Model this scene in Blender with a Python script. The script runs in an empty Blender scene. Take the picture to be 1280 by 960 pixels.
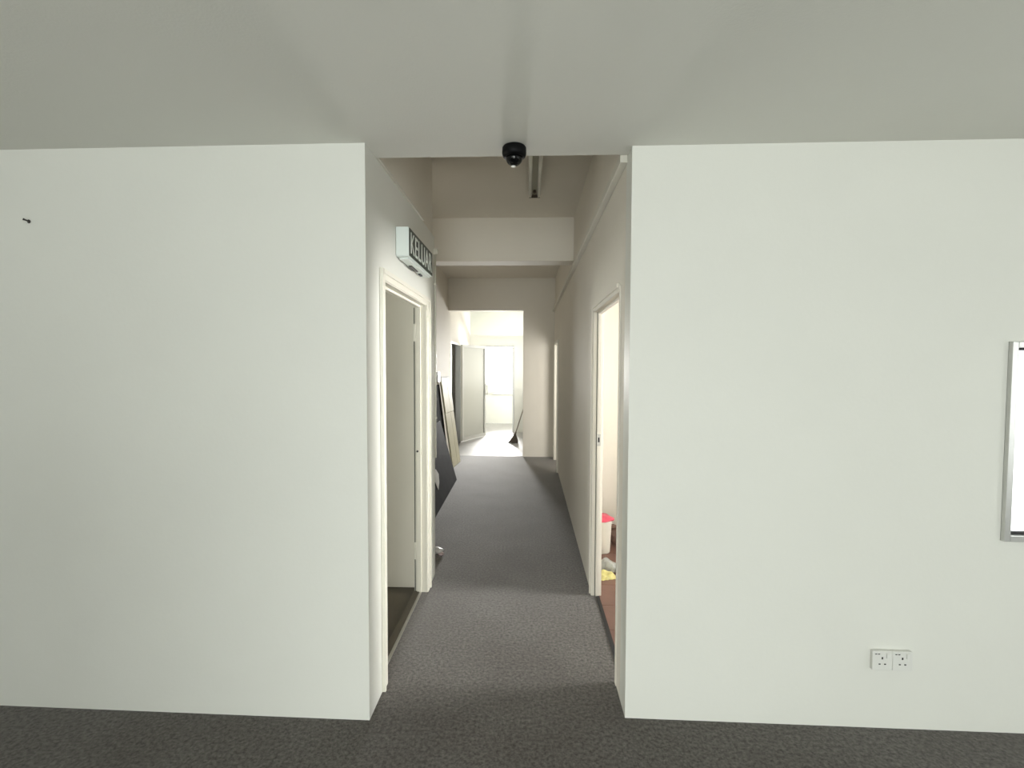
import bpy, bmesh, math, random
from mathutils import Vector, Matrix, Euler
random.seed(7)
S = bpy.context.scene
C = S.collection
PI = math.pi

# ------------------------------------------------------------------ camera
cd = bpy.data.cameras.new('camera')
cam = bpy.data.objects.new('camera', cd); C.objects.link(cam)
cd.sensor_fit = 'HORIZONTAL'; cd.sensor_width = 36.0
cd.lens = 36.0 * 600.98 / 1280.0
cd.clip_start = 0.02; cd.clip_end = 200
PITCH, YAW, ROLL = 0.0394, 0.0347, 0.0035
cam.matrix_world = (Matrix.Translation((0, 0, 1.6)) @ Matrix.Rotation(YAW, 4, 'Z')
                    @ Matrix.Rotation(PI/2 - PITCH, 4, 'X') @ Matrix.Rotation(ROLL, 4, 'Z'))
S.camera = cam

# ------------------------------------------------------------------ world, exposure
w = bpy.data.worlds.new('overcast_sky'); S.world = w; w.use_nodes = True
bg = w.node_tree.nodes['Background']
bg.inputs[0].default_value = (0.93, 0.97, 1.0, 1); bg.inputs[1].default_value = 2.3
S.view_settings.view_transform = 'Standard'; S.view_settings.look = 'None'
S.view_settings.gamma = 1.0; S.view_settings.use_curve_mapping = False
S.view_settings.exposure = 0.0

# ------------------------------------------------------------------ daylight at the window openings
def daylight(name, loc, rot, sx, sy, power, col, spread=180):
    l = bpy.data.lights.new(name, 'AREA'); l.shape = 'RECTANGLE'; l.size = sx; l.size_y = sy
    l.energy = power; l.color = col; l.spread = math.radians(spread)
    o = bpy.data.objects.new(name, l); C.objects.link(o); o.location = loc; o.rotation_euler = rot
    return o
COOL = (0.95, 1.0, 0.97); WARM = (1.0, 0.975, 0.92); DAY = (1.0, 0.99, 0.96)
daylight('daylight_front_back', (0.0, -3.92, 1.05), (PI/2, 0, 0), 2.0, 1.8, 180, COOL)
daylight('daylight_front_back_left', (-3.2, -3.92, 1.05), (PI/2, 0, 0), 1.4, 1.8, 10, COOL)
daylight('daylight_front_side', (6.32, -2.0, 1.3), (PI/2, 0, PI/2), 2.4, 1.6, 62, COOL)
daylight('daylight_side_room', (3.84, 2.95, 1.5), (PI/2, 0, PI/2), 0.85, 1.4, 64, DAY, 66)
daylight('daylight_far_room', (-0.48, 13.36, 1.46), (-PI/2, 0, 0), 0.86, 1.1, 180, DAY, 80)
daylight('daylight_store_room', (-4.12, 2.58, 1.5), (PI/2, 0, -PI/2), 0.4, 1.1, 28, COOL)
daylight('daylight_rear_right_room', (1.35, 6.06, 1.5), (PI/2, 0, 0), 0.85, 1.2, 52, WARM)
daylight('daylight_rear_hall', (0.20, 10.6, 1.65), (PI/2, 0, PI/2), 1.2, 1.2, 15, DAY)

# ------------------------------------------------------------------ materials
def nodes(name):
    m = bpy.data.materials.new(name); m.use_nodes = True
    return m, m.node_tree, m.node_tree.nodes['Principled BSDF']
def mat(name, c, rough=0.6, metal=0.0, var=0.0, scale=5.0, bump=0.0, bscale=80.0, spec=0.5, stretch=None, c2=None):
    m, t, p = nodes(name)
    p.inputs['Base Color'].default_value = (*c, 1); p.inputs['Roughness'].default_value = rough
    p.inputs['Metallic'].default_value = metal; p.inputs['Specular IOR Level'].default_value = spec
    tc = t.nodes.new('ShaderNodeTexCoord'); mp = t.nodes.new('ShaderNodeMapping')
    t.links.new(tc.outputs['Object'], mp.inputs[0])
    if stretch: mp.inputs['Scale'].default_value = stretch
    if var or c2:
        n = t.nodes.new('ShaderNodeTexNoise'); n.inputs['Scale'].default_value = scale
        n.inputs['Detail'].default_value = 6; n.inputs['Roughness'].default_value = 0.6
        r = t.nodes.new('ShaderNodeValToRGB')
        a = tuple(max(0, v*(1-var)) for v in c); b = c2 or tuple(min(1, v*(1+var)) for v in c)
        r.color_ramp.elements[0].position = 0.32; r.color_ramp.elements[1].position = 0.68
        r.color_ramp.elements[0].color = (*a, 1); r.color_ramp.elements[1].color = (*b, 1)
        t.links.new(mp.outputs[0], n.inputs['Vector']); t.links.new(n.outputs['Fac'], r.inputs[0])
        t.links.new(r.outputs[0], p.inputs['Base Color'])
    if bump:
        n2 = t.nodes.new('ShaderNodeTexNoise'); n2.inputs['Scale'].default_value = bscale; n2.inputs['Detail'].default_value = 3
        bp = t.nodes.new('ShaderNodeBump'); bp.inputs['Strength'].default_value = bump; bp.inputs['Distance'].default_value = 0.004
        t.links.new(mp.outputs[0], n2.inputs['Vector']); t.links.new(n2.outputs['Fac'], bp.inputs['Height'])
        t.links.new(bp.outputs[0], p.inputs['Normal'])
    return m

WHITE = (0.80, 0.80, 0.745)
M = {}
M['wall'] = mat('white_wall_paint', WHITE, 0.55, var=0.012, scale=1.6, bump=0.10, bscale=55, spec=0.35)
M['wall_cream'] = mat('cream_wall_paint', (0.78, 0.74, 0.66), 0.75, var=0.015, scale=2.0, bump=0.10, bscale=55, spec=0.15)
M['ceiling'] = mat('ceiling_paint', (0.79, 0.785, 0.725), 0.75, var=0.012, scale=1.2, bump=0.15, bscale=120, spec=0.2)
M['frame'] = mat('cream_gloss_paint', (0.80, 0.775, 0.68), 0.35, var=0.01, scale=4)
M['leaf'] = mat('grey_white_door_paint', (0.66, 0.66, 0.62), 0.45, var=0.01, scale=3)
M['alu'] = mat('aluminium', (0.62, 0.62, 0.60), 0.38, metal=0.85, var=0.03, scale=30)
M['alu_white'] = mat('white_coated_aluminium', (0.76, 0.75, 0.70), 0.4, var=0.01)
M['gasket'] = mat('black_rubber_gasket', (0.018, 0.018, 0.02), 0.6)
M['chrome'] = mat('worn_steel', (0.5, 0.49, 0.46), 0.35, metal=0.9)
M['dark_steel'] = mat('dark_steel', (0.07, 0.065, 0.06), 0.5, metal=0.5)
M['pvc'] = mat('white_plastic', (0.78, 0.78, 0.74), 0.4)
M['pvc_warm'] = mat('aged_white_plastic', (0.70, 0.68, 0.60), 0.45)
M['hole'] = mat('black_socket_hole', (0.01, 0.01, 0.01), 0.7)
M['black_gloss'] = mat('black_gloss_plastic', (0.003, 0.003, 0.0035), 0.18, spec=0.3)
M['black_matt'] = mat('black_matt_plastic', (0.004, 0.004, 0.0045), 0.5, spec=0.15)
M['sign_dark'] = mat('dark_green_sign_face', (0.012, 0.03, 0.02), 0.35)
M['letters'] = mat('pale_green_white_lettering', (0.82, 0.87, 0.82), 0.5)
M['sign_box'] = mat('sign_box_white_plastic', (0.76, 0.82, 0.79), 0.4)
M['dark_board'] = mat('charcoal_laminate', (0.035, 0.035, 0.038), 0.8, var=0.15, scale=6, spec=0.05)
M['black_board'] = mat('black_laminate', (0.006, 0.006, 0.006), 0.9, spec=0.02)
M['cream_board'] = mat('pale_yellow_board', (0.86, 0.82, 0.60), 0.6, var=0.03, scale=5)
M['cream_edge'] = mat('pale_board_edge', (0.72, 0.68, 0.52), 0.7)
M['brown_floor'] = mat('dark_brown_vinyl', (0.055, 0.045, 0.03), 0.35, var=0.2, scale=6)
M['tile'] = mat('red_brown_floor_tile', (0.20, 0.105, 0.08), 0.45, var=0.12, scale=9)
M['grout'] = mat('dark_tile_joint', (0.07, 0.045, 0.038), 0.8)
M['far_floor'] = mat('grey_cement_floor', (0.46, 0.45, 0.44), 0.5, var=0.06, scale=5)
M['pink'] = mat('pink_plastic_bag', (0.75, 0.09, 0.15), 0.4)
M['bin'] = mat('cream_bin_plastic', (0.80, 0.76, 0.66), 0.45)
M['brown_bag'] = mat('brown_paper', (0.22, 0.14, 0.11), 0.8, var=0.1, scale=12)
M['yellow'] = mat('yellow_packet', (0.66, 0.60, 0.24), 0.4, var=0.25, scale=22)
M['silver_bag'] = mat('grey_plastic_packet', (0.42, 0.43, 0.40), 0.35, var=0.2, scale=18)
M['paper'] = mat('white_paper', (0.82, 0.82, 0.80), 0.7)
M['bristle'] = mat('brown_broom_bristle', (0.13, 0.11, 0.085), 0.85, var=0.3, scale=60)
M['handle'] = mat('grey_brown_handle', (0.30, 0.25, 0.21), 0.5)
M['tube'] = mat('unlit_tube_glass', (0.90, 0.89, 0.82), 0.25)
M['lamp_body'] = mat('lamp_batten_paint', (0.33, 0.32, 0.24), 0.5)
M['lamp_dark'] = mat('brown_tube_holder', (0.07, 0.05, 0.035), 0.6)

def carpet_mat():
    m, t, p = nodes('dark_grey_carpet')
    tc = t.nodes.new('ShaderNodeTexCoord')
    fine = t.nodes.new('ShaderNodeTexNoise'); fine.inputs['Scale'].default_value = 62; fine.inputs['Detail'].default_value = 7
    fine.inputs['Roughness'].default_value = 0.75
    big = t.nodes.new('ShaderNodeTexNoise'); big.inputs['Scale'].default_value = 2.2; big.inputs['Detail'].default_value = 5
    t.links.new(tc.outputs['Object'], fine.inputs['Vector']); t.links.new(tc.outputs['Object'], big.inputs['Vector'])
    r = t.nodes.new('ShaderNodeValToRGB')
    r.color_ramp.elements[0].position = 0.36; r.color_ramp.elements[0].color = (0.045, 0.040, 0.035, 1)
    r.color_ramp.elements[1].position = 0.66; r.color_ramp.elements[1].color = (0.185, 0.172, 0.157, 1)
    r2 = t.nodes.new('ShaderNodeValToRGB')
    r2.color_ramp.elements[0].position = 0.3; r2.color_ramp.elements[0].color = (0.80, 0.76, 0.74, 1)
    r2.color_ramp.elements[1].position = 0.7; r2.color_ramp.elements[1].color = (1.1, 1.1, 1.1, 1)
    mx = t.nodes.new('ShaderNodeMix'); mx.data_type = 'RGBA'; mx.blend_type = 'MULTIPLY'; mx.inputs[0].default_value = 1
    t.links.new(fine.outputs['Fac'], r.inputs[0]); t.links.new(big.outputs['Fac'], r2.inputs[0])
    t.links.new(r.outputs[0], mx.inputs[6]); t.links.new(r2.outputs[0], mx.inputs[7])
    t.links.new(mx.outputs[2], p.inputs['Base Color'])
    p.inputs['Roughness'].default_value = 0.85; p.inputs['Specular IOR Level'].default_value = 0.3
    p.inputs['Sheen Weight'].default_value = 0.55; p.inputs['Sheen Roughness'].default_value = 0.35
    b = t.nodes.new('ShaderNodeBump'); b.inputs['Strength'].default_value = 0.6; b.inputs['Distance'].default_value = 0.004
    t.links.new(fine.outputs['Fac'], b.inputs['Height']); t.links.new(b.outputs[0], p.inputs['Normal'])
    return m
M['carpet'] = carpet_mat()

def frosted_mat(name, col, emit=0.0):
    m, t, p = nodes(name)
    t.nodes.remove(p); out = t.nodes['Material Output']
    d = t.nodes.new('ShaderNodeBsdfDiffuse'); d.inputs[0].default_value = (*col, 1)
    tr = t.nodes.new('ShaderNodeBsdfTranslucent'); tr.inputs[0].default_value = (*col, 1)
    g = t.nodes.new('ShaderNodeBsdfGlossy'); g.inputs['Roughness'].default_value = 0.3
    a = t.nodes.new('ShaderNodeMixShader'); a.inputs[0].default_value = 0.5
    b = t.nodes.new('ShaderNodeMixShader'); b.inputs[0].default_value = 0.05
    t.links.new(d.outputs[0], a.inputs[1]); t.links.new(tr.outputs[0], a.inputs[2])
    t.links.new(a.outputs[0], b.inputs[1]); t.links.new(g.outputs[0], b.inputs[2])
    last = b
    if emit:
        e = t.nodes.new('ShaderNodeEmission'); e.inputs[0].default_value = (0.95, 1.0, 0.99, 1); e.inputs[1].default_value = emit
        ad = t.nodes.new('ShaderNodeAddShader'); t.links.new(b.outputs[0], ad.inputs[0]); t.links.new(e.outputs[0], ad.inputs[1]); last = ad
    t.links.new(last.outputs[0], out.inputs[0])
    return m
def clear_mat():
    m, t, p = nodes('clear_window_glass')
    t.nodes.remove(p); out = t.nodes['Material Output']
    a = t.nodes.new('ShaderNodeBsdfTransparent'); g = t.nodes.new('ShaderNodeBsdfGlossy'); g.inputs['Roughness'].default_value = 0.02
    x = t.nodes.new('ShaderNodeMixShader'); x.inputs[0].default_value = 0.06
    t.links.new(a.outputs[0], x.inputs[1]); t.links.new(g.outputs[0], x.inputs[2]); t.links.new(x.outputs[0], out.inputs[0])
    return m
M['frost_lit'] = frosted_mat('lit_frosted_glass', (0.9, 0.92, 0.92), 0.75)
M['frost'] = frosted_mat('frosted_grey_glass', (0.68, 0.68, 0.64))
M['glass'] = clear_mat()

# ------------------------------------------------------------------ mesh helpers
def B(): return bmesh.new()
def box(bm, x0, x1, y0, y1, z0, z1):
    x0, x1 = sorted((x0, x1)); y0, y1 = sorted((y0, y1)); z0, z1 = sorted((z0, z1))
    return prism(bm, [(x0, y0), (x1, y0), (x1, y1), (x0, y1)], z0, z1)
def prism(bm, pts, z0, z1):
    lo = [bm.verts.new((x, y, z0)) for x, y in pts]; hi = [bm.verts.new((x, y, z1)) for x, y in pts]
    n = len(pts)
    bm.faces.new(lo[::-1]); bm.faces.new(hi)
    for i in range(n): bm.faces.new((lo[i], lo[(i+1) % n], hi[(i+1) % n], hi[i]))
    return bm
def lathe(bm, prof, cx=0, cy=0, seg=28):
    rings = []
    for r, z in prof:
        rings.append([bm.verts.new((cx + r*math.cos(2*PI*k/seg), cy + r*math.sin(2*PI*k/seg), z)) for k in range(seg)])
    for a, b in zip(rings, rings[1:]):
        for k in range(seg): bm.faces.new((a[k], a[(k+1) % seg], b[(k+1) % seg], b[k]))
    bm.faces.new(rings[0][::-1]); bm.faces.new(rings[-1])
    return bm
def tube(bm, p0, p1, r0, r1=None, seg=14):
    r1 = r0 if r1 is None else r1
    p0, p1 = Vector(p0), Vector(p1); d = (p1-p0).normalized()
    a = d.orthogonal().normalized(); b = d.cross(a)
    A = [bm.verts.new(p0 + (a*math.cos(2*PI*k/seg) + b*math.sin(2*PI*k/seg))*r0) for k in range(seg)]
    E = [bm.verts.new(p1 + (a*math.cos(2*PI*k/seg) + b*math.sin(2*PI*k/seg))*r1) for k in range(seg)]
    for k in range(seg): bm.faces.new((A[k], A[(k+1) % seg], E[(k+1) % seg], E[k]))
    bm.faces.new(A[::-1]); bm.faces.new(E)
    return bm
def obj(name, bm, m, parent=None, bevel=0.0, smooth=False):
    bmesh.ops.recalc_face_normals(bm, faces=bm.faces)
    if bevel:
        bmesh.ops.bevel(bm, geom=[e for e in bm.edges if len(e.link_faces) == 2 and e.calc_face_angle(0) > 0.5],
                        offset=bevel, segments=2, affect='EDGES', profile=0.6)
    me = bpy.data.meshes.new(name)
    root = parent
    if parent is not None:                      # geometry given in the top-level parent's frame
        off = Vector((0, 0, 0)); q = parent
        if q.get('world_built'): off = Vector(q['world_built'])
        bm.transform(Matrix.Translation(-off))
    bm.to_mesh(me); bm.free()
    if smooth:
        for p in me.polygons: p.use_smooth = True
    me.materials.append(M[m] if isinstance(m, str) else m)
    o = bpy.data.objects.new(name, me); C.objects.link(o)
    if parent is not None:
        o.parent = parent
        if parent.get('world_built'): o['world_built'] = parent['world_built']
    return o
def tag(o, label=None, cat=None, group=None, kind=None):
    if label: o['label'] = label
    if cat: o['category'] = cat
    if group: o['group'] = group
    if kind: o['kind'] = kind
    return o
def thing(name, label, cat, loc, rot=None, group=None, kind=None, world=True):
    o = bpy.data.objects.new(name, None); C.objects.link(o); o.location = loc; o.empty_display_size = 0.1
    if rot: o.rotation_euler = rot
    if world: o['world_built'] = tuple(loc)      # parts are given in world coordinates
    return tag(o, label, cat, group, kind)
def struct(name, bm, m, label, cat='wall', bevel=0.0):
    return tag(obj(name, bm, m, bevel=bevel), label, cat, kind='structure')

# ------------------------------------------------------------------ main dimensions (metres)
XL, XR = -0.708, 0.444          # corridor faces
TL, TR = XL - 0.085, XR + 0.062 # backs of the thin partitions
HF, HC = 2.551, 3.10            # front room ceiling, corridor ceiling
WA = 0.0144
yL = lambda x: 2.069 - WA*x
yR = lambda x: 2.146 - WA*x
XREC = -1.40                    # recessed left wall of the corridor
YP = 8.346                      # wall at the end of the corridor
XE0, XE1, YB = -5.0, 6.2, -3.8  # front room extents

# ------------------------------------------------------------------ setting
# floors
bm = B()
box(bm, XE0, XE1, YB, 2.15, -0.1, 0); box(bm, -0.75, 0.484, 2.15, 3.56, -0.1, 0); box(bm, XREC, 0.484, 3.56, 8.40, -0.1, 0)
struct('floor', bm, 'carpet', 'dark grey carpet of the front room and corridor', 'floor')
struct('floor_store_room', box(B(), -4.0, -0.75, 2.15, 3.45, -0.1, -0.004), 'brown_floor', 'dark brown floor inside the left doorway', 'floor')
struct('floor_far', box(B(), -2.6, 1.6, 8.40, 13.15, -0.1, -0.002), 'far_floor', 'pale grey floor beyond the end opening', 'floor')
struct('floor_rear_left_room', box(B(), -4.0, XREC, 8.0, 10.6, -0.1, -0.002), 'brown_floor', 'floor of the dim room behind the glazed door', 'floor')
struct('floor_rear_right_room', box(B(), 0.484, 3.0, 6.2, 8.7, -0.1, -0.002), 'tile', 'floor of the room behind the farther right doorway', 'floor')
fr = struct('floor_side_room', box(B(), 0.484, 3.7, 2.15, 4.45, -0.1, -0.006), 'grout', 'red-brown tiled floor inside the right doorway', 'floor')
tile_me = None
k = 0
x = 0.49
while x < 3.66:
    y = 2.27
    while y < 4.4:
        if tile_me is None:
            tb = obj('tile', box(B(), 0, 0.296, 0, 0.296, 0, 0.007), 'tile', fr, bevel=0.0015); tile_me = tb.data
        else:
            tb = bpy.data.objects.new('tile', tile_me); C.objects.link(tb); tb.parent = fr
        tb.location = (x, y, -0.0058 + random.uniform(0, 0.0008)); tb.rotation_euler.z = random.uniform(-.003, .003)
        y += 0.30
    x += 0.30

# ceilings
struct('ceiling', prism(B(), [(XE0, YB), (XE1, YB), (XE1, 2.20), (TR, 2.225), (-0.79, 2.232), (XE0, 2.24)], HF, HC + 0.1), 'ceiling', 'low grey-white ceiling of the front room', 'ceiling')
struct('ceiling_corridor', box(B(), -1.6, 0.62, 2.20, 8.50, HC, HC + 0.15), 'wall_cream', 'high ceiling of the corridor', 'ceiling')
bm = B(); box(bm, -2.7, 1.7, 8.50, 13.3, HC, HC+.15)
struct('ceiling_far', bm, 'wall', 'ceiling of the bright rooms at the back', 'ceiling')
struct('ceiling_store_room', box(B(), -4.1, TL, 2.24, 3.50, HF, HF+.1), 'ceiling', 'ceiling of the room inside the left doorway', 'ceiling')
struct('ceiling_side_room', box(B(), TR, 3.8, 2.26, 4.5, HF, HF+.1), 'ceiling', 'ceiling of the room inside the right doorway', 'ceiling')
struct('ceiling_rear_right_room', box(B(), TR, 3.1, 6.1, 8.8, HF, HF+.1), 'ceiling', 'ceiling of the rear right room', 'ceiling')
struct('ceiling_rear_left_room', box(B(), -4.1, XREC-.1, 7.9, 10.7, HF, HF+.1), 'ceiling', 'ceiling of the rear left room', 'ceiling')

# the two wall faces flanking the corridor mouth
def fwall(bm, f, x0, x1, z0, z1, yb): prism(bm, [(x0, f(x0)), (x1, f(x1)), (x1, yb), (x0, yb)], z0, z1)
bm = B(); fwall(bm, yL, XE0, XL, 0, HF, 2.24)
struct('wall_front_left', bm, 'wall', 'broad white wall left of the corridor mouth')
WX0, WX1, WZ0, WZ1 = 2.034, 3.30, 0.852, 1.707
bm = B()
fwall(bm, yR, XR, WX0, 0, HF, 2.26); fwall(bm, yR, WX1, XE1, 0, HF, 2.26)
fwall(bm, yR, WX0, WX1, 0, WZ0, 2.26); fwall(bm, yR, WX0, WX1, WZ1, HF, 2.26)
struct('wall_front_right', bm, 'wall', 'broad white wall right of the corridor mouth')

# corridor partitions with door openings
L0, L1, LZ = 2.335, 3.300, 2.005     # left doorway clear opening (inside of jambs)
R0, R1, RZ = 2.385, 3.300, 1.960
Q0, Q1, QZ = 7.160, 8.080, 1.940     # farther right doorway
J = 0.03
bm = B()
box(bm, TL, XL, 2.24, L0-J, 0, HF); box(bm, TL, XL, L1+J, 3.60, 0, HF); box(bm, TL, XL, L0-J, L1+J, LZ+J, HF)
struct('wall_corridor_left', bm, 'wall', 'left partition of the corridor with the open doorway')
bm = B(); box(bm, TL+.012, XL-.012, 2.24, 3.588, HF, HC)
struct('wall_corridor_left_upper', bm, 'wall_cream', 'upper band of wall over the left partition')
bm = B()
box(bm, XR, TR, 2.26, R0-J, 0, HF); box(bm, XR, TR, R0-J, R1+J, RZ+J, HF)
box(bm, XR, TR, R1+J, Q0-J, 0, HF); box(bm, XR, TR, Q0-J, Q1+J, QZ+J, HF); box(bm, XR, TR, Q1+J, YP, 0, HF)
struct('wall_corridor_right', bm, 'wall_cream', 'right partition of the corridor with two doorways')
struct('wall_corridor_right_upper', box(B(), XR+.008, TR, 2.226, YP, HF, HC), 'wall_cream', 'upper band of wall over the right partition')
# return wall closing the left room, and recessed wall
bm = B(); box(bm, -4.1, TL, 3.37, 3.60, 0, HF); box(bm, XREC-.1, TL, 3.50, 3.588, HF, HC)
struct('wall_return_left', bm, 'wall_cream', 'return wall behind the left doorway')
G0, G1, GZ = 8.62, 9.86, 2.03        # doorway in recessed wall
bm = B()
box(bm, XREC-.1, XREC, 3.60, G0, 0, HC); box(bm, XREC-.1, XREC, G1, 11.40, 0, HC); box(bm, XREC-.1, XREC, G0, G1, GZ, HC)
struct('wall_recess_left', bm, 'wall_cream', 'recessed left wall where boards lean')
# cross beam, end wall with lintel and pier
struct('trim_1', box(B(), XREC, XR+.008, 4.95, 5.17, 2.66, HC), 'wall_cream', 'ceiling beam crossing the corridor', 'beam', bevel=0.004)
bm = B(); box(bm, XREC, XR+.1, YP, 8.50, 2.543, HC); box(bm, -0.098, XR+.1, YP, 8.50, 0, 2.543)
struct('wall_end', bm, 'wall_cream', 'end wall with lintel and broad pier beside the opening')
# far rooms
bm = B()
box(bm, XREC, -1.27, 11.40, 11.48, 0, 2.06); box(bm, -0.345, 0.06, 11.40, 11.48, 0, 2.06); box(bm, XREC, 0.06, 11.40, 11.48, 2.06, 2.30)
struct('wall_far_partition', bm, 'wall', 'white partition with doorway beyond the end opening')
bm = B(); box(bm, 0.06, 0.14, 8.50, 10.0, 0, HC); box(bm, 0.06, 0.14, 11.2, 11.48, 0, HC); box(bm, 0.06, 0.14, 10.0, 11.2, 0, 1.05); box(bm, 0.06, 0.14, 10.0, 11.2, 2.25, HC)
struct('wall_far_right', bm, 'wall', 'side wall behind the pier')
FX0, FX1, FZ0, FZ1 = -0.92, -0.04, 0.90, 2.02
bm = B()
box(bm, -2.6, FX0, 13.15, 13.3, 0, HC); box(bm, FX1, 1.6, 13.15, 13.3, 0, HC)
box(bm, FX0, FX1, 13.15, 13.3, 0, FZ0); box(bm, FX0, FX1, 13.15, 13.3, FZ1, HC)
struct('wall_far_back', bm, 'wall', 'farthest wall under and around the bright window')
bm = B(); box(bm, -2.7, -2.6, 11.40, 13.3, 0, HC); box(bm, -2.6, XREC, 11.40, 11.48, 0, HC)
struct('wall_far_left', bm, 'wall', 'left side of the farthest room')
bm = B(); box(bm, 1.6, 1.7, 11.40, 13.3, 0, HC); box(bm, 0.14, 1.6, 11.40, 11.48, 0, HC)
struct('wall_far_side_right', bm, 'wall', 'right side of the farthest room')
# side rooms
bm = B(); box(bm, TR, 3.8, 4.40, 4.5, 0, HF)
struct('wall_side_room_back', bm, 'wall_cream', 'cream wall seen through the right doorway')
def wall_with_window_x(bm, x0, x1, y0, y1, z1, wy0, wy1, wz0, wz1):
    box(bm, x0, x1, y0, wy0, 0, z1); box(bm, x0, x1, wy1, y1, 0, z1)
    box(bm, x0, x1, wy0, wy1, 0, wz0); box(bm, x0, x1, wy0, wy1, wz1, z1)
def wall_with_window_y(bm, x0, x1, y0, y1, z1, wx0, wx1, wz0, wz1):
    box(bm, x0, wx0, y0, y1, 0, z1); box(bm, wx1, x1, y0, y1, 0, z1)
    box(bm, wx0, wx1, y0, y1, 0, wz0); box(bm, wx0, wx1, y0, y1, wz1, z1)
bm = B(); wall_with_window_x(bm, 3.7, 3.8, 2.26, 4.40, HF, 2.50, 3.40, 0.8, 2.2)
struct('wall_side_room_outer', bm, 'wall_cream', 'outer wall of the right room')
bm = B(); wall_with_window_x(bm, -4.1, -4.0, 2.24, 3.37, HF, 2.36, 2.80, 0.95, 2.05)
struct('wall_store_room_outer', bm, 'wall', 'outer wall of the left room')
bm = B(); wall_with_window_y(bm, TR, 3.0, 6.1, 6.2, HF, 0.9, 1.8, 0.9, 2.1); box(bm, 3.0, 3.1, 6.1, 8.8, 0, HF); box(bm, XR+.1, 3.0, 8.7, 8.8, 0, HF)
struct('wall_rear_right_room', bm, 'wall_cream', 'walls of the farther right room')
bm = B(); box(bm, -4.1, -4.0, 7.9, 10.7, 0, HF); box(bm, -4.0, XREC-.1, 7.9, 8.0, 0, HF); box(bm, -4.0, XREC-.1, 10.6, 10.7, 0, HF)
struct('wall_rear_left_room', bm, 'wall_cream', 'walls of the dim rear left room')
# front room shell behind the camera
bm = B()
box(bm, XE0, -3.9, YB-.1, YB, 0, HF); box(bm, -2.5, -1.0, YB-.1, YB, 0, HF); box(bm, 1.0, XE1, YB-.1, YB, 0, HF)
for a, b in ((-3.9, -2.5), (-1.0, 1.0)): box(bm, a, b, YB-.1, YB, 0, 0.15); box(bm, a, b, YB-.1, YB, 1.95, HF)
struct('wall_back', bm, 'wall', 'window wall behind the viewpoint')
bm = B(); wall_with_window_x(bm, XE1, XE1+.1, YB-.1, 2.26, HF, -3.2, -0.8, 0.5, 2.1)
struct('wall_right', bm, 'wall', 'right wall of the front room')
struct('added_shadow_block', box(B(), -1.42, -0.84, -1.5, -1.1, 0, 1.45), 'wall', 'unseen low white block added to shade the left wall')  # unseen block added to cast a person-like shadow on the left wall
struct('wall_left', box(B(), XE0-.1, XE0, YB-.1, 2.24, 0, HF), 'wall', 'left wall of the front room')

# thin rails on top of the partitions
def rail(name, x0, x1, y0, y1, z0, z1, label, m):
    return struct(name, box(B(), x0, x1, y0, y1, z0, z1), m, label, 'trim', bevel=0.002)
rail('trim_2', XR-.034, XR-.0005, 2.235, YP-.002, 2.520, 2.562, 'pale capping rail running along the right corridor wall', 'pvc_warm')
rail('trim_3', XL-.002, XL+.010, 2.236, 3.20, 2.552, 2.566, 'thin capping strip on top of the left partition', 'pvc_warm')

# ------------------------------------------------------------------ doors
def door_frame(t, side, xf, thick, y0, y1, zt, cw_near, cw_far, ch, proud=0.016, fm='frame'):
    """casing, jambs and stops of a doorway in a wall along y; side=+1 faces +x"""
    a, b = xf + side*0.004, xf - side*(thick + 0.004)
    for yy0, yy1 in ((y0-J+.001, y0), (y1, y1+J-.001)):
        obj('jamb', box(B(), a, b, yy0, yy1, 0, zt), fm, t, bevel=0.002)
    obj('head_jamb', box(B(), a, b, y0-J+.001, y1+J-.001, zt, zt+J-.001), fm, t, bevel=0.002)
    c0, c1 = xf + side*0.0005, xf + side*proud
    c2 = xf + side*(proud + 0.008)
    for nm, ya, yb in (('casing', y0-cw_near, y0-0.004), ('casing', y1+0.004, y1+cw_far)):
        if yb - ya < 0.01: continue
        q = obj(nm, box(B(), c0, c1, ya, yb, 0, zt+ch), fm, t, bevel=0.003)
        outer = (ya, ya+0.016) if ya < y0 else (yb-0.016, yb)
        obj('casing_bead', box(B(), c1-side*.001, c2, outer[0], outer[1], 0, zt+ch), fm, q, bevel=0.003)
    q = obj('head_casing', box(B(), c0, c1, y0-0.004, y1+0.004, zt+0.004, zt+ch), fm, t, bevel=0.003)
    obj('casing_bead', box(B(), c1-side*.001, c2, y0-cw_near+.022, y1+cw_far-.022, zt+ch-0.022, zt+ch), fm, q, bevel=0.003)
    s0, s1 = xf - side*(thick*0.45), xf - side*(thick*0.80)
    obj('stop', box(B(), s0, s1, y0, y0+0.012, 0, zt-.012), fm, t)
    obj('stop', box(B(), s0, s1, y1-0.012, y1, 0, zt-.012), fm, t)
    obj('stop', box(B(), s0, s1, y0, y1, zt-0.012, zt), fm, t)

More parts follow.
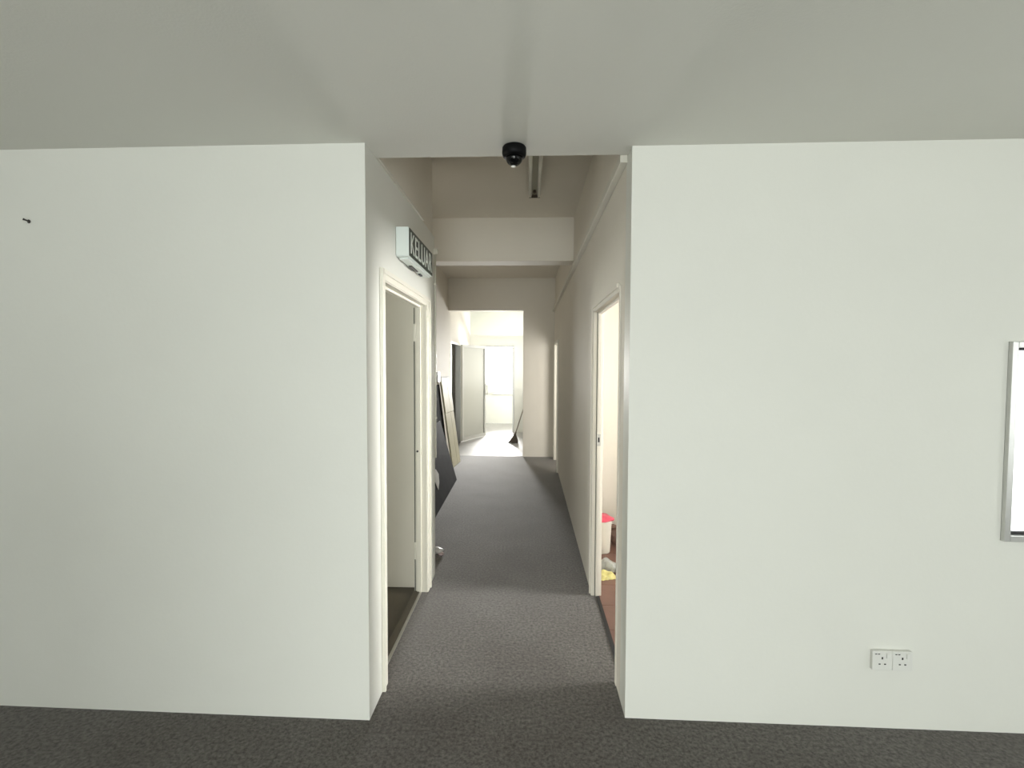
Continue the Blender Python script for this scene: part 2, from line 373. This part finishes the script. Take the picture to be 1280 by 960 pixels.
# door_1: left doorway with its leaf swung into the room
d1 = thing('door_1', 'open left doorway with cream frame below the exit sign', 'door', (XL, (L0+L1)/2, 0), kind='structure')
door_frame(d1, 1, XL, 0.085, L0, L1, LZ, 0.07, 0.085, 0.055, 0.010)
for z in (0.30, 1.82):
    obj('hinge', box(B(), XL-.084, XL-.070, L1-.0125-.003, L1-.0122, z-.06, z+.06), 'frame', d1, bevel=0.001)
obj('edge_strip', box(B(), XL-.0845, XL-.0800, L1-.004, L1-.0003, 0, LZ-.013), 'gasket', d1)  # dark strip stands in for the shade of the gap behind the stop
obj('lock_keep', tube(B(), (XL-.060, L1-.0122, 1.0), (XL-.060, L1-.0165, 1.0), 0.007), 'gasket', d1)
obj('threshold', box(B(), -0.760, -0.742, L0, L1, 0.0002, 0.006), 'chrome', d1, bevel=0.002)
obj('sill', box(B(), -0.80, -0.7605, L0, L1, -0.003, 0.010), 'brown_floor', d1, bevel=0.003)

# door_2: right doorway
d2 = thing('door_2', 'open right doorway beside the corridor mouth with cream frame', 'door', (XR, (R0+R1)/2, 0), kind='structure')
door_frame(d2, -1, XR, 0.062, R0, R1, RZ, 0.004, 0.045, 0.045, 0.006, 'wall_cream')
obj('rebate_shade_strip', box(B(), XR+.019, XR+.0235, R1-.0008, R1-.0001, 0, RZ), 'dark_steel', d2)  # flat dark strip painting the shade in the frame's rebate
pl = obj('strike_plate', box(B(), XR+.024, XR+.048, R1-.0165, R1-.0121, 1.05, 1.13), 'chrome', d2)
obj('strike_hole', box(B(), XR+.031, XR+.041, R1-.0172, R1-.0164, 1.075, 1.108), 'hole', pl)
obj('threshold', box(B(), XR+.03, XR+.052, R0, R1, 0.0002, 0.005), 'gasket', d2)

# door_3: farther right doorway with leaf open into the room
d3 = thing('door_3', 'farther right doorway near the end of the corridor', 'door', (XR, (Q0+Q1)/2, 0), kind='structure')
door_frame(d3, -1, XR, 0.062, Q0, Q1, QZ, 0.04, 0.04, 0.04)
lf = obj('leaf', box(B(), XR+.070, XR+.95, Q1-.03, Q1+.008, 0.012, QZ-.012), 'frame', d3, bevel=0.003)
for z in (0.25, 1.0, 1.75):
    obj('hinge', tube(B(), (XR+.067, Q1-.036, z-.05), (XR+.067, Q1-.036, z+.05), 0.007), 'dark_steel', lf)

# door_4: glazed aluminium door standing open at the back left
ang = math.atan2(10.75-9.90, -0.97+1.385)
d4 = thing('door_4', 'aluminium door with frosted grey glass standing open at the corridor end', 'door', (-1.385, 9.90, 0), rot=(0, 0, ang), kind='structure', world=False)
W4, H4 = 0.93, 2.02
for a, b in ((0, .055), (W4-.055, W4)):
    obj('stile', box(B(), a, b, -.02, .02, .015, H4), 'alu_white', d4, bevel=0.003)
for a, b in ((.015, .085), (H4-.06, H4)):
    obj('rail', box(B(), .055, W4-.055, -.02, .02, a, b), 'alu_white', d4, bevel=0.003)
pn = obj('pane', box(B(), .055, W4-.055, -.004, .004, .085, H4-.06), 'frost', d4)
for a, b, c, d in ((.0555, .061, .085, H4-.06), (W4-.061, W4-.0555, .085, H4-.06)):
    obj('gasket', box(B(), a, b, -.012, .012, c, d), 'gasket' if a > .5 else 'alu', pn)
hp = obj('handle', box(B(), W4-.045, W4-.012, -.028, -.0205, 0.92, 1.18), 'chrome', d4, bevel=0.002)
bm = B(); tube(bm, (W4-.028, -.025, 1.14), (W4-.028, -.075, 1.14), .008); tube(bm, (W4-.028, -.075, 1.148), (W4-.028, -.075, 0.93), .009); tube(bm, (W4-.028, -.025, .95), (W4-.028, -.075, .95), .008)
obj('pull_bar', bm, 'chrome', hp)
bm = B(); tube(bm, (W4-.03, .0205, 1.14), (W4-.03, .075, 1.14), .008); tube(bm, (W4-.03, .075, 1.148), (W4-.03, .075, 0.93), .009); tube(bm, (W4-.03, .0205, .95), (W4-.03, .075, .95), .008)
obj('pull_bar', bm, 'chrome', hp)
# door_5: aluminium lining of that door's opening; door_6: lining of the opening in the far partition
d5 = thing('door_5', 'grey door lining in the recessed wall behind the glazed door', 'door', (XREC, (G0+G1)/2, 0), kind='structure')
for a, b in ((G0+.001, G0+.04), (G1-.04, G1-.001)):
    obj('jamb', box(B(), XREC-.103, XREC+.004, a, b, 0, GZ-.001), 'alu', d5)
obj('head_jamb', box(B(), XREC-.103, XREC+.004, G0+.04, G1-.04, GZ-.04, GZ-.001), 'alu', d5)
d6 = thing('door_6', 'thin grey frame of the doorway in the far white partition', 'door', (-0.8, 11.44, 0), kind='structure')
for a, b in ((-1.269, -1.23), (-0.385, -0.346)):
    obj('jamb', box(B(), a, b, 11.39, 11.49, 0, 2.02), 'alu', d6)
obj('head_jamb', box(B(), -1.269, -.346, 11.39, 11.49, 2.02, 2.059), 'alu', d6)

# ------------------------------------------------------------------ windows
# window_1: interior window in the right front wall (frame follows the slightly skewed wall)
w1 = thing('window_1', 'aluminium framed window with glowing white glass at the right edge', 'window', (WX0, yR(WX0), WZ0), rot=(0, 0, -math.atan(WA)), kind='structure', world=False)
ww, wh = WX1-WX0-.002, WZ1-WZ0
obj('frame_side', box(B(), 0.001, .026, -.018, .07, .001, wh-.001), 'alu', w1, bevel=0.002)
obj('frame_side', box(B(), ww-.026, ww-.001, -.018, .07, .001, wh-.001), 'alu', w1, bevel=0.002)
obj('frame_rail', box(B(), .026, ww-.026, -.018, .07, .001, .026), 'alu', w1, bevel=0.002)
obj('frame_rail', box(B(), .026, ww-.026, -.018, .07, wh-.026, wh-.001), 'alu', w1, bevel=0.002)
obj('pane', box(B(), .026, ww-.026, .02, .026, .026, wh-.026), 'frost_lit', w1)
obj('gasket', box(B(), .026, ww-.026, .004, .0195, .026, .037), 'gasket', w1)
obj('gasket', box(B(), .026, ww-.026, .004, .0195, wh-.037, wh-.026), 'gasket', w1)
# window_2: far window
w2 = thing('window_2', 'bright far window with pale frame and projecting sill', 'window', (-.16, 13.2, FZ0), kind='structure')
for a, b in ((FX0+.001, FX0+.04), (FX1-.04, FX1-.001),):
    obj('frame_side', box(B(), a, b, 13.16, 13.21, FZ0+.001, FZ1-.001), 'alu_white', w2)
for a, b in ((FZ0+.001, FZ0+.04), (FZ1-.04, FZ1-.001)):
    obj('frame_rail', box(B(), FX0+.04, FX1-.04, 13.165, 13.205, a, b), 'alu_white', w2)
for a, b in ((FX0+.04, FX1-.04),):
    obj('pane', box(B(), a, b, 13.182, 13.188, FZ0+.04, FZ1-.04), 'glass', w2)
obj('sill', box(B(), FX0-.1, FX1+.1, 13.06, 13.149, FZ0-.10, FZ0-.03), 'alu_white', w2, bevel=0.004)
# windows that let the daylight in, behind the viewpoint and in the side rooms
def simple_window(name, label, axis, pos, a0, a1, z0, z1, n):
    loc = (pos, (a0+a1)/2, z0) if axis == 'x' else ((a0+a1)/2, pos, z0)
    t = thing(name, label, 'window', loc, kind='structure')
    def bb(a, b, d0, d1, c, d): return box(B(), pos+d0, pos+d1, a, b, c, d) if axis == 'x' else box(B(), a, b, pos+d0, pos+d1, c, d)
    for zz in ((z0+.001, z0+.04), (z1-.04, z1-.001)): obj('frame_rail', bb(a0+.001, a1-.001, -.02, .02, *zz), 'alu_white', t)
    step = (a1-a0)/n
    for i in range(n+1):
        c = a0 + i*step
        lo, hi = max(c-.02, a0+.001), min(c+.02, a1-.001)
        obj('mullion', bb(lo, hi, -.019, .019, z0+.04, z1-.04), 'alu_white', t)
    for i in range(n):
        obj('pane', bb(a0+i*step+.021, a0+(i+1)*step-.021, -.003, .003, z0+.041, z1-.041), 'glass', t)
    return t
simple_window('window_3', 'wide window behind the viewpoint on the right', 'y', YB-.05, -1.0, 1.0, 0.15, 1.95, 2)
simple_window('window_4', 'window behind the viewpoint on the left', 'y', YB-.05, -3.9, -2.5, 0.15, 1.95, 1)
simple_window('window_5', 'side window of the front room', 'x', XE1+.05, -3.2, -0.8, 0.5, 2.1, 2)
simple_window('window_9', 'window in the side wall behind the pier', 'x', 0.10, 10.0, 11.2, 1.05, 2.25, 1)
simple_window('window_6', 'outer window of the room inside the right doorway', 'x', 3.75, 2.50, 3.40, 0.8, 2.2, 1)
simple_window('window_7', 'outer window of the room inside the left doorway', 'x', -4.05, 2.36, 2.80, 0.95, 2.05, 1)
simple_window('window_8', 'outer window of the farther right room', 'y', 6.15, 0.9, 1.8, 0.9, 2.1, 1)

# ------------------------------------------------------------------ exit sign
s0, s1, sz0, sz1, sx = 2.552, 3.165, 2.176, 2.330, XL + 0.070
t = thing('exit_sign', 'box-shaped dark green exit sign with pale letters over the left doorway', 'sign', (XL, (s0+s1)/2, sz0))
obj('housing', box(B(), XL+.001, sx, s0, s1, sz0, sz1), 'sign_box', t, bevel=0.003)
fp = obj('face_panel', box(B(), sx+.0002, sx+.003, s0+.006, s1-.006, sz0+.004, sz1-.004), 'sign_dark', t)
cu = bpy.data.curves.new('lettering', 'FONT'); cu.body = 'KELUAR'; cu.size = 0.15; cu.extrude = 0.0008
cu.align_x = 'CENTER'; cu.align_y = 'CENTER'; cu.offset = 0.0; cu.space_character = 1.08
tmp = bpy.data.objects.new('tmp_text', cu); C.objects.link(tmp)
bpy.context.view_layer.update()
me = bpy.data.meshes.new_from_object(tmp.evaluated_get(bpy.context.evaluated_depsgraph_get()))
bpy.data.objects.remove(tmp)
xs = [v.co.x for v in me.vertices]; ys = [v.co.y for v in me.vertices]
cx, cy = (min(xs)+max(xs))/2, (min(ys)+max(ys))/2
kx, ky = 0.55/(max(xs)-min(xs)), 0.112/(max(ys)-min(ys))
for v in me.vertices:
    a, b, c = v.co
    v.co = Vector((sx + .0038 + c, (s0+s1)/2 + (a-cx)*kx, (sz0+sz1)/2 + (b-cy)*ky)) - t.location
me.materials.clear(); me.materials.append(M['letters']); me.name = 'lettering'
lo = bpy.data.objects.new('lettering', me); C.objects.link(lo); lo.parent = fp
obj('bottom_tray', box(B(), XL+.012, sx-.010, s0+.03, s1-.03, sz0-.010, sz0-.0005), 'sign_box', t, bevel=0.002)
obj('test_button', box(B(), XL+.018, XL+.036, s0+.20, s0+.36, sz0-.017, sz0-.0105), 'dark_steel', t)
obj('indicator', box(B(), XL+.018, XL+.032, s0+.44, s0+.50, sz0-.017, sz0-.0105), 'gasket', t)

# ------------------------------------------------------------------ dome camera
cx, cy = -0.068, 2.135
t = thing('dome_camera', 'black dome security camera on the ceiling edge at the corridor mouth', 'camera', (cx, cy, HF))
obj('base', lathe(B(), [(0.048, HF-.0005), (0.052, HF-.006), (0.053, HF-.030), (0.049, HF-.042), (0.040, HF-.046)], cx, cy, 36), 'black_matt', t, smooth=True)
obj('dome', lathe(B(), [(0.037, HF-.0465)] + [(0.037*math.cos(a), HF-.0465-0.036*math.sin(a)) for a in [i*PI/2/8 for i in range(1, 8)]] + [(0.002, HF-.0825)], cx, cy, 32), 'black_gloss', t, smooth=True)
obj('lens_ring', lathe(B(), [(0.010, HF-.0826), (0.011, HF-.0835), (0.008, HF-.0855)], cx-.004, cy, 18), 'pvc', t)

# ------------------------------------------------------------------ fluorescent batten
lx0, lx1, ly0, ly1 = -0.002, 0.086, 2.98, 4.20
lxc = (lx0+lx1)/2
t = thing('tube_light', 'unlit twin tube batten light on the corridor ceiling', 'light', (lxc, (ly0+ly1)/2, HC))
bm = B()
v = [(lxc-.040, HC-.001), (lxc-.028, HC-.034), (lxc+.028, HC-.034), (lxc+.040, HC-.001)]
A = [bm.verts.new((x, ly0, z)) for x, z in v]; E = [bm.verts.new((x, ly1, z)) for x, z in v]
bm.faces.new(A); bm.faces.new(E[::-1])
for i in range(4): bm.faces.new((A[i], E[i], E[(i+1) % 4], A[(i+1) % 4]))
obj('batten', bm, 'lamp_body', t)
for s in (-1, 1):
    tb = obj('tube', tube(B(), (lxc+s*.036, ly0+.03, HC-.045), (lxc+s*.036, ly1-.03, HC-.045), 0.0155, seg=18), 'tube', t, smooth=True)
    for a, b in ((ly0+.006, ly0+.0295), (ly1-.0295, ly1-.006)):
        obj('holder', box(B(), lxc+s*.036-.010, lxc+s*.036+.010, a, b, HC-.060, HC-.030), 'pvc_warm', t, bevel=0.002)
for a, b in ((ly0-.004, ly0-.0002), (ly1+.0002, ly1+.004)):
    obj('end_plate', box(B(), lxc-.046, lxc+.046, a, b, HC-.062, HC-.001), 'lamp_dark', t)
obj('starter', tube(B(), (lxc, ly1-.10, HC-.033), (lxc, ly1-.10, HC-.055), 0.012), 'lamp_dark', t)

# ------------------------------------------------------------------ power sockets
def socket(x0, label):
    y = yR(x0+.04)
    t = thing('power_socket', label, 'socket', (x0, y, 0.272), rot=(0, 0, -math.atan(WA)), group='power sockets on the right wall', world=False)
    obj('back_box', box(B(), 0.001, .083, -.011, -.0005, .001, .085), 'pvc', t, bevel=0.002)
    f = obj('faceplate', box(B(), 0, .084, -.0180, -.0112, 0, .086), 'pvc', t, bevel=0.003)
    obj('earth_slot', box(B(), .038, .044, -.0186, -.0179, .050, .060), 'hole', f)
    for xx in (.026, .049): obj('pin_slot', box(B(), xx, xx+.008, -.0186, -.0179, .026, .031), 'hole', f)
    sw = obj('switch', box(B(), .057, .073, -.0225, -.0179, .056, .078), 'pvc', f, bevel=0.0015)
    for xx in (.010, .022): obj('mark', box(B(), xx, xx+.009, -.0184, -.0179, .071, .075), 'dark_steel', f)
    return t
socket(1.508, 'white three-pin wall socket on the right wall, nearer the corridor')
socket(1.593, 'white three-pin wall socket on the right wall, farther from the corridor')

# ------------------------------------------------------------------ small wall fixtures
nx, nz = -2.242, 2.237
t = thing('wall_nail', 'small dark nail stub on the upper left wall', 'nail', (nx, yL(nx), nz))
obj('shank', tube(B(), (nx+.006, yL(nx)-.0002, nz-.003), (nx-.006, yL(nx)-.012, nz+.003), 0.0035), 'dark_steel', t)
obj('head', tube(B(), (nx-.006, yL(nx)-.012, nz+.003), (nx-.008, yL(nx)-.015, nz+.004), 0.005), 'dark_steel', t)
obj('plug', tube(B(), (nx+.006, yL(nx)-.0003, nz-.003), (nx+.005, yL(nx)-.004, nz-.003), 0.008), 'dark_steel', t)

t = thing('cable_conduit', 'thin pale cable conduit running up the free edge of the left partition', 'conduit', (XL+.008, 3.585, 0.9))
obj('pipe', tube(B(), (XL+.0085, 3.585, 0.9), (XL+.0085, 3.585, 2.42), 0.0075), 'frame', t, smooth=True)
for z in (1.2, 1.75, 2.2): obj('saddle', box(B(), XL+.0004, XL+.0175, 3.573, 3.597, z-.008, z+.008), 'frame', t, bevel=0.002)
obj('top_box', box(B(), XL+.0004, XL+.030, 3.560, 3.600, 2.421, 2.455), 'frame', t, bevel=0.003)

t = thing('switch_box', 'small grey-white surface box on the recessed wall above the leaning boards', 'switch', (XREC, 7.19, 1.34))
obj('body', box(B(), XREC+.0005, XREC+.045, 7.12, 7.27, 1.345, 1.49), 'alu_white', t, bevel=0.004)
obj('cover', box(B(), XREC+.0455, XREC+.052, 7.115, 7.275, 1.34, 1.495), 'pvc', t, bevel=0.003)

# ------------------------------------------------------------------ leaning boards
def lean_board(name, label, cat, p_near, p_far, top_near, thick, m):
    """sheet given by bottom edge p_near-p_far on the floor and its near top corner"""
    pn, pf, tn = Vector(p_near), Vector(p_far), Vector(top_near)
    u = (pf-pn); L = u.length; u.normalize()
    v = (tn-pn); v -= u*v.dot(u); Hh = v.length; v.normalize()
    n = u.cross(v); 
    if n.x < 0: n = -n
    R = Matrix((u, n, v)).transposed().to_4x4()
    t = thing(name, label, cat, pn, world=False); t.matrix_world = Matrix.Translation(pn) @ R
    return t, L, Hh
t, L, Hh = lean_board('dark_panel', 'low charcoal board leaning in front of the black sheet', 'board', (-0.955, 4.10, 0.004), (-0.992, 6.60, 0.004), (-1.185, 4.10, 0.83), .018, 0)
obj('sheet', box(B(), 0, L, -.016, 0, 0, Hh), 'dark_board', t, bevel=0.002)
obj('edge_band', box(B(), 0, L, -.016, 0, Hh+.0002, Hh+.002), 'black_board', t)
DPM = t.matrix_world.copy()
t, L, Hh = lean_board('black_panel', 'tall black sheet leaning against the recessed left wall', 'board', (-1.20, 4.30, 0.004), (-1.217, 7.34, 0.004), (-1.355, 4.30, 1.30), .012, 0)
obj('sheet', box(B(), 0, L, -.010, 0, 0, Hh), 'black_board', t, bevel=0.002)
obj('edge_band', box(B(), L+.0002, L+.002, -.010, 0, 0, Hh), 'dark_board', t)
t, L, Hh = lean_board('cream_panel', 'pale yellow ribbed panel leaning at the end of the recessed wall', 'board', (-1.165, 7.36, 0.004), (-1.12, 7.87, 0.004), (-1.36, 7.37, 1.40), .03, 0)
obj('backing', box(B(), 0, L, -.022, -.010, 0, Hh), 'cream_edge', t)
for a, b in ((0.0, 0.60), (0.606, 1.0)):
    for c, d in ((0.0, 0.60), (0.61, 1.0)):
        off = 0.006 if a > .5 else 0.0
        obj('plank', box(B(), c*L+.002, d*L-.002, -.0098, off, a*Hh+.002, b*Hh-.002), 'cream_board', t, bevel=0.002)
obj('top_batten', box(B(), 0, L, -.022, .010, Hh+.0002, Hh+.018), 'paper', t, bevel=0.002)

# paper scrap on the charcoal board
def crumple(rx, ry, rz, seed, sub=3, amp=0.35, flat=0.0):
    bm = B(); bmesh.ops.create_icosphere(bm, subdivisions=sub, radius=1)
    r = random.Random(seed)
    dirs = [(Vector((r.uniform(-1, 1), r.uniform(-1, 1), r.uniform(-1, 1))).normalized(), r.uniform(2, 6), r.uniform(0, 6)) for _ in range(9)]
    for v in bm.verts:
        k = sum(math.sin(v.co.dot(d)*f+p) for d, f, p in dirs)/5*amp + r.uniform(-.05, .05)
        v.co *= 1 + k
        v.co = Vector((v.co.x*rx, v.co.y*ry, v.co.z*rz))
    zmin = min(v.co.z for v in bm.verts)
    for v in bm.verts: v.co.z -= zmin
    return bm
t = thing('paper_scrap', 'white torn paper scrap stuck to the charcoal board', 'paper', (0, 0, 0), world=False)
t.matrix_world = DPM @ Matrix.Translation((1.28, 0.0008, 0.18))
bm = B()
pts = [(0, 0), (.13, .06), (.22, .14), (.14, .21), (.05, .24), (-.06, .16)]
rw = random.Random(3)
lo_ = [bm.verts.new((a, .0003, b)) for a, b in pts]; hi_ = [bm.verts.new((a, .002 + rw.uniform(0, .010), b)) for a, b in pts]
bm.faces.new(lo_); bm.faces.new(hi_[::-1])
for i in range(6): bm.faces.new((lo_[i], lo_[(i+1) % 6], hi_[(i+1) % 6], hi_[i]))
obj('sheet', bm, 'paper', t)
t = thing('plastic_scrap', 'crumpled pale plastic scrap on the carpet at the end of the left partition', 'litter', (-0.765, 3.985, 0.0), world=False)
bm = crumple(.05, .035, .025, 5); obj('wrap', bm, mat('pale_grey_plastic', (0.55, 0.54, 0.53), 0.35), t)
bm = crumple(.022, .02, .014, 8); bm.transform(Matrix.Translation((.04, -.03, .001))); obj('torn_piece', bm, mat('dull_pink_plastic', (0.5, 0.38, 0.38), 0.4), t)

# ------------------------------------------------------------------ broom
bx, by = -0.305, 9.80
top = Vector((0.048, 9.62, 1.20)); base = Vector((bx+.03, by-.015, 0.17))
t = thing('broom', 'thin-handled brown broom leaning beside the pier of the end wall', 'broom', (bx, by, 0))
obj('handle', tube(B(), base, top, 0.011, 0.010), 'handle', t, smooth=True)
hb = B(); tube(hb, base - (top-base).normalized()*.01, base + (top-base).normalized()*.07, 0.026, 0.014)
obj('ferrule', hb, 'bristle', t, smooth=True)
bm = B(); seg = 24
prof = [(0.022, 0.185, 0.018, .03), (0.035, 0.15, .022, .028), (0.060, .10, .028, .018), (0.085, .05, .034, .008), (0.105, 0.002, .040, 0.0)]
rings = [[bm.verts.new((bx+dx-(0.0 if z > .01 else .012)+a*math.cos(2*PI*k/seg)*(1+.05*(k % 2)), by+b*math.sin(2*PI*k/seg), z+(0 if z > .01 else .012*(k % 3)*.5))) for k in range(seg)] for a, z, b, dx in prof]
for a, b in zip(rings, rings[1:]):
    for k in range(seg): bm.faces.new((a[k], a[(k+1) % seg], b[(k+1) % seg], b[k]))
bm.faces.new(rings[0]); bm.faces.new(rings[-1][::-1])
obj('bristles', bm, 'bristle', t)
bm = B()
rr = random.Random(4)
for i in range(60):
    a = rr.uniform(0, 2*PI); q = rr.uniform(.3, 1)
    tube(bm, (bx+.03+.02*math.cos(a), by+.018*math.sin(a), .16), (bx-.012+.118*q*math.cos(a), by+.044*q*math.sin(a), .002), .002, .0015, 4)
tag(obj('loose_bristles', bm, 'bristle', t), kind='stuff')

# ------------------------------------------------------------------ things inside the right doorway
bcx, bcy = 0.636, 4.10
t = thing('waste_bin', 'small cream waste bin with pink bag just inside the right doorway', 'bin', (bcx, bcy, 0.002))
bm = B(); lathe(bm, [(0.064, .002), (0.068, .008), (0.080, .27), (0.084, .272), (0.084, .282), (0.079, .283), (0.066, .03), (0.060, .012)], bcx, bcy, 32)
obj('body', bm, 'bin', t, smooth=False)
bm = crumple(.088, .085, .030, 11, amp=.22); bm.transform(Matrix.Translation((bcx+.006, bcy, .262)))
obj('bag', bm, 'pink', t)
t = thing('paper_bag', 'small brown crumpled paper bag against the side room wall', 'bag', (0.775, 4.27, 0.002), world=False)
obj('body', crumple(.06, .06, .075, 21, amp=.2), 'brown_bag', t)
obj('rolled_top', (lambda b: (b.transform(Matrix.Translation((-.005, 0, .135))), b)[1])(crumple(.045, .03, .02, 22, amp=.2)), 'brown_bag', t)
def flat_packet(name, label, loc, rz, sx_, sy_, sz_, seed, m, m2):
    t = thing(name, label, 'packet', loc, rot=(0, 0, rz), world=False)
    bm = B(); n = 14
    r = random.Random(seed)
    wv = [(r.uniform(-9, 9), r.uniform(-9, 9), r.uniform(0, 6)) for _ in range(5)]
    def hgt(i, j):
        u, v = i/n-.5, j/n-.5
        env = max(0, 1-(2*abs(u))**3)*max(0, 1-(2*abs(v))**3)
        return sz_*env*(1+.45*sum(math.sin(a*u+b*v+c) for a, b, c in wv)/2.2)
    up = [[bm.verts.new((sx_*(i/n-.5)*(1+.05*math.sin(j)), sy_*(j/n-.5)*(1+.05*math.sin(i*1.7)), .003+max(0, hgt(i, j)))) for j in range(n+1)] for i in range(n+1)]
    dn = [[bm.verts.new((v.co.x, v.co.y, 0.0005)) for v in row] for row in up]
    for i in range(n):
        for j in range(n):
            bm.faces.new((up[i][j], up[i+1][j], up[i+1][j+1], up[i][j+1])); bm.faces.new((dn[i][j], dn[i][j+1], dn[i+1][j+1], dn[i+1][j]))
    for i in range(n):
        bm.faces.new((up[i][0], dn[i][0], dn[i+1][0], up[i+1][0])); bm.faces.new((up[i][n], up[i+1][n], dn[i+1][n], dn[i][n]))
        bm.faces.new((up[0][i], up[0][i+1], dn[0][i+1], dn[0][i])); bm.faces.new((up[n][i], dn[n][i], dn[n][i+1], up[n][i+1]))
    f = obj('pouch', bm, m, t)
    bm = B(); box(bm, -sx_*.5-.012, -sx_*.5+.004, -sy_*.48, sy_*.48, .001, .006); obj('edge_strip', bm, m2, t)
    return t
flat_packet('yellow_packet', 'yellow plastic packet on the red-brown tiles inside the right doorway', (0.60, 3.60, .0025), 0.3, .13, .11, .035, 2, 'yellow', 'yellow')
flat_packet('grey_packet', 'crumpled grey plastic packet lying behind the yellow packet', (0.64, 3.765, .0025), -0.4, .15, .14, .06, 6, 'silver_bag', 'silver_bag')
t = thing('crumpled_paper', 'crumpled white paper beside the yellow packet inside the right doorway', 'paper', (0.705, 3.655, .0025), world=False)
obj('ball', crumple(.035, .045, .03, 31, amp=.3), 'paper', t); 
bm = crumple(.02, .03, .008, 32, amp=.3); bm.transform(Matrix.Translation((-.01, -.055, 0))); obj('torn_corner', bm, 'paper', t)

# ------------------------------------------------------------------ tidy helper properties
for o in bpy.data.objects:
    if 'world_built' in o: del o['world_built']
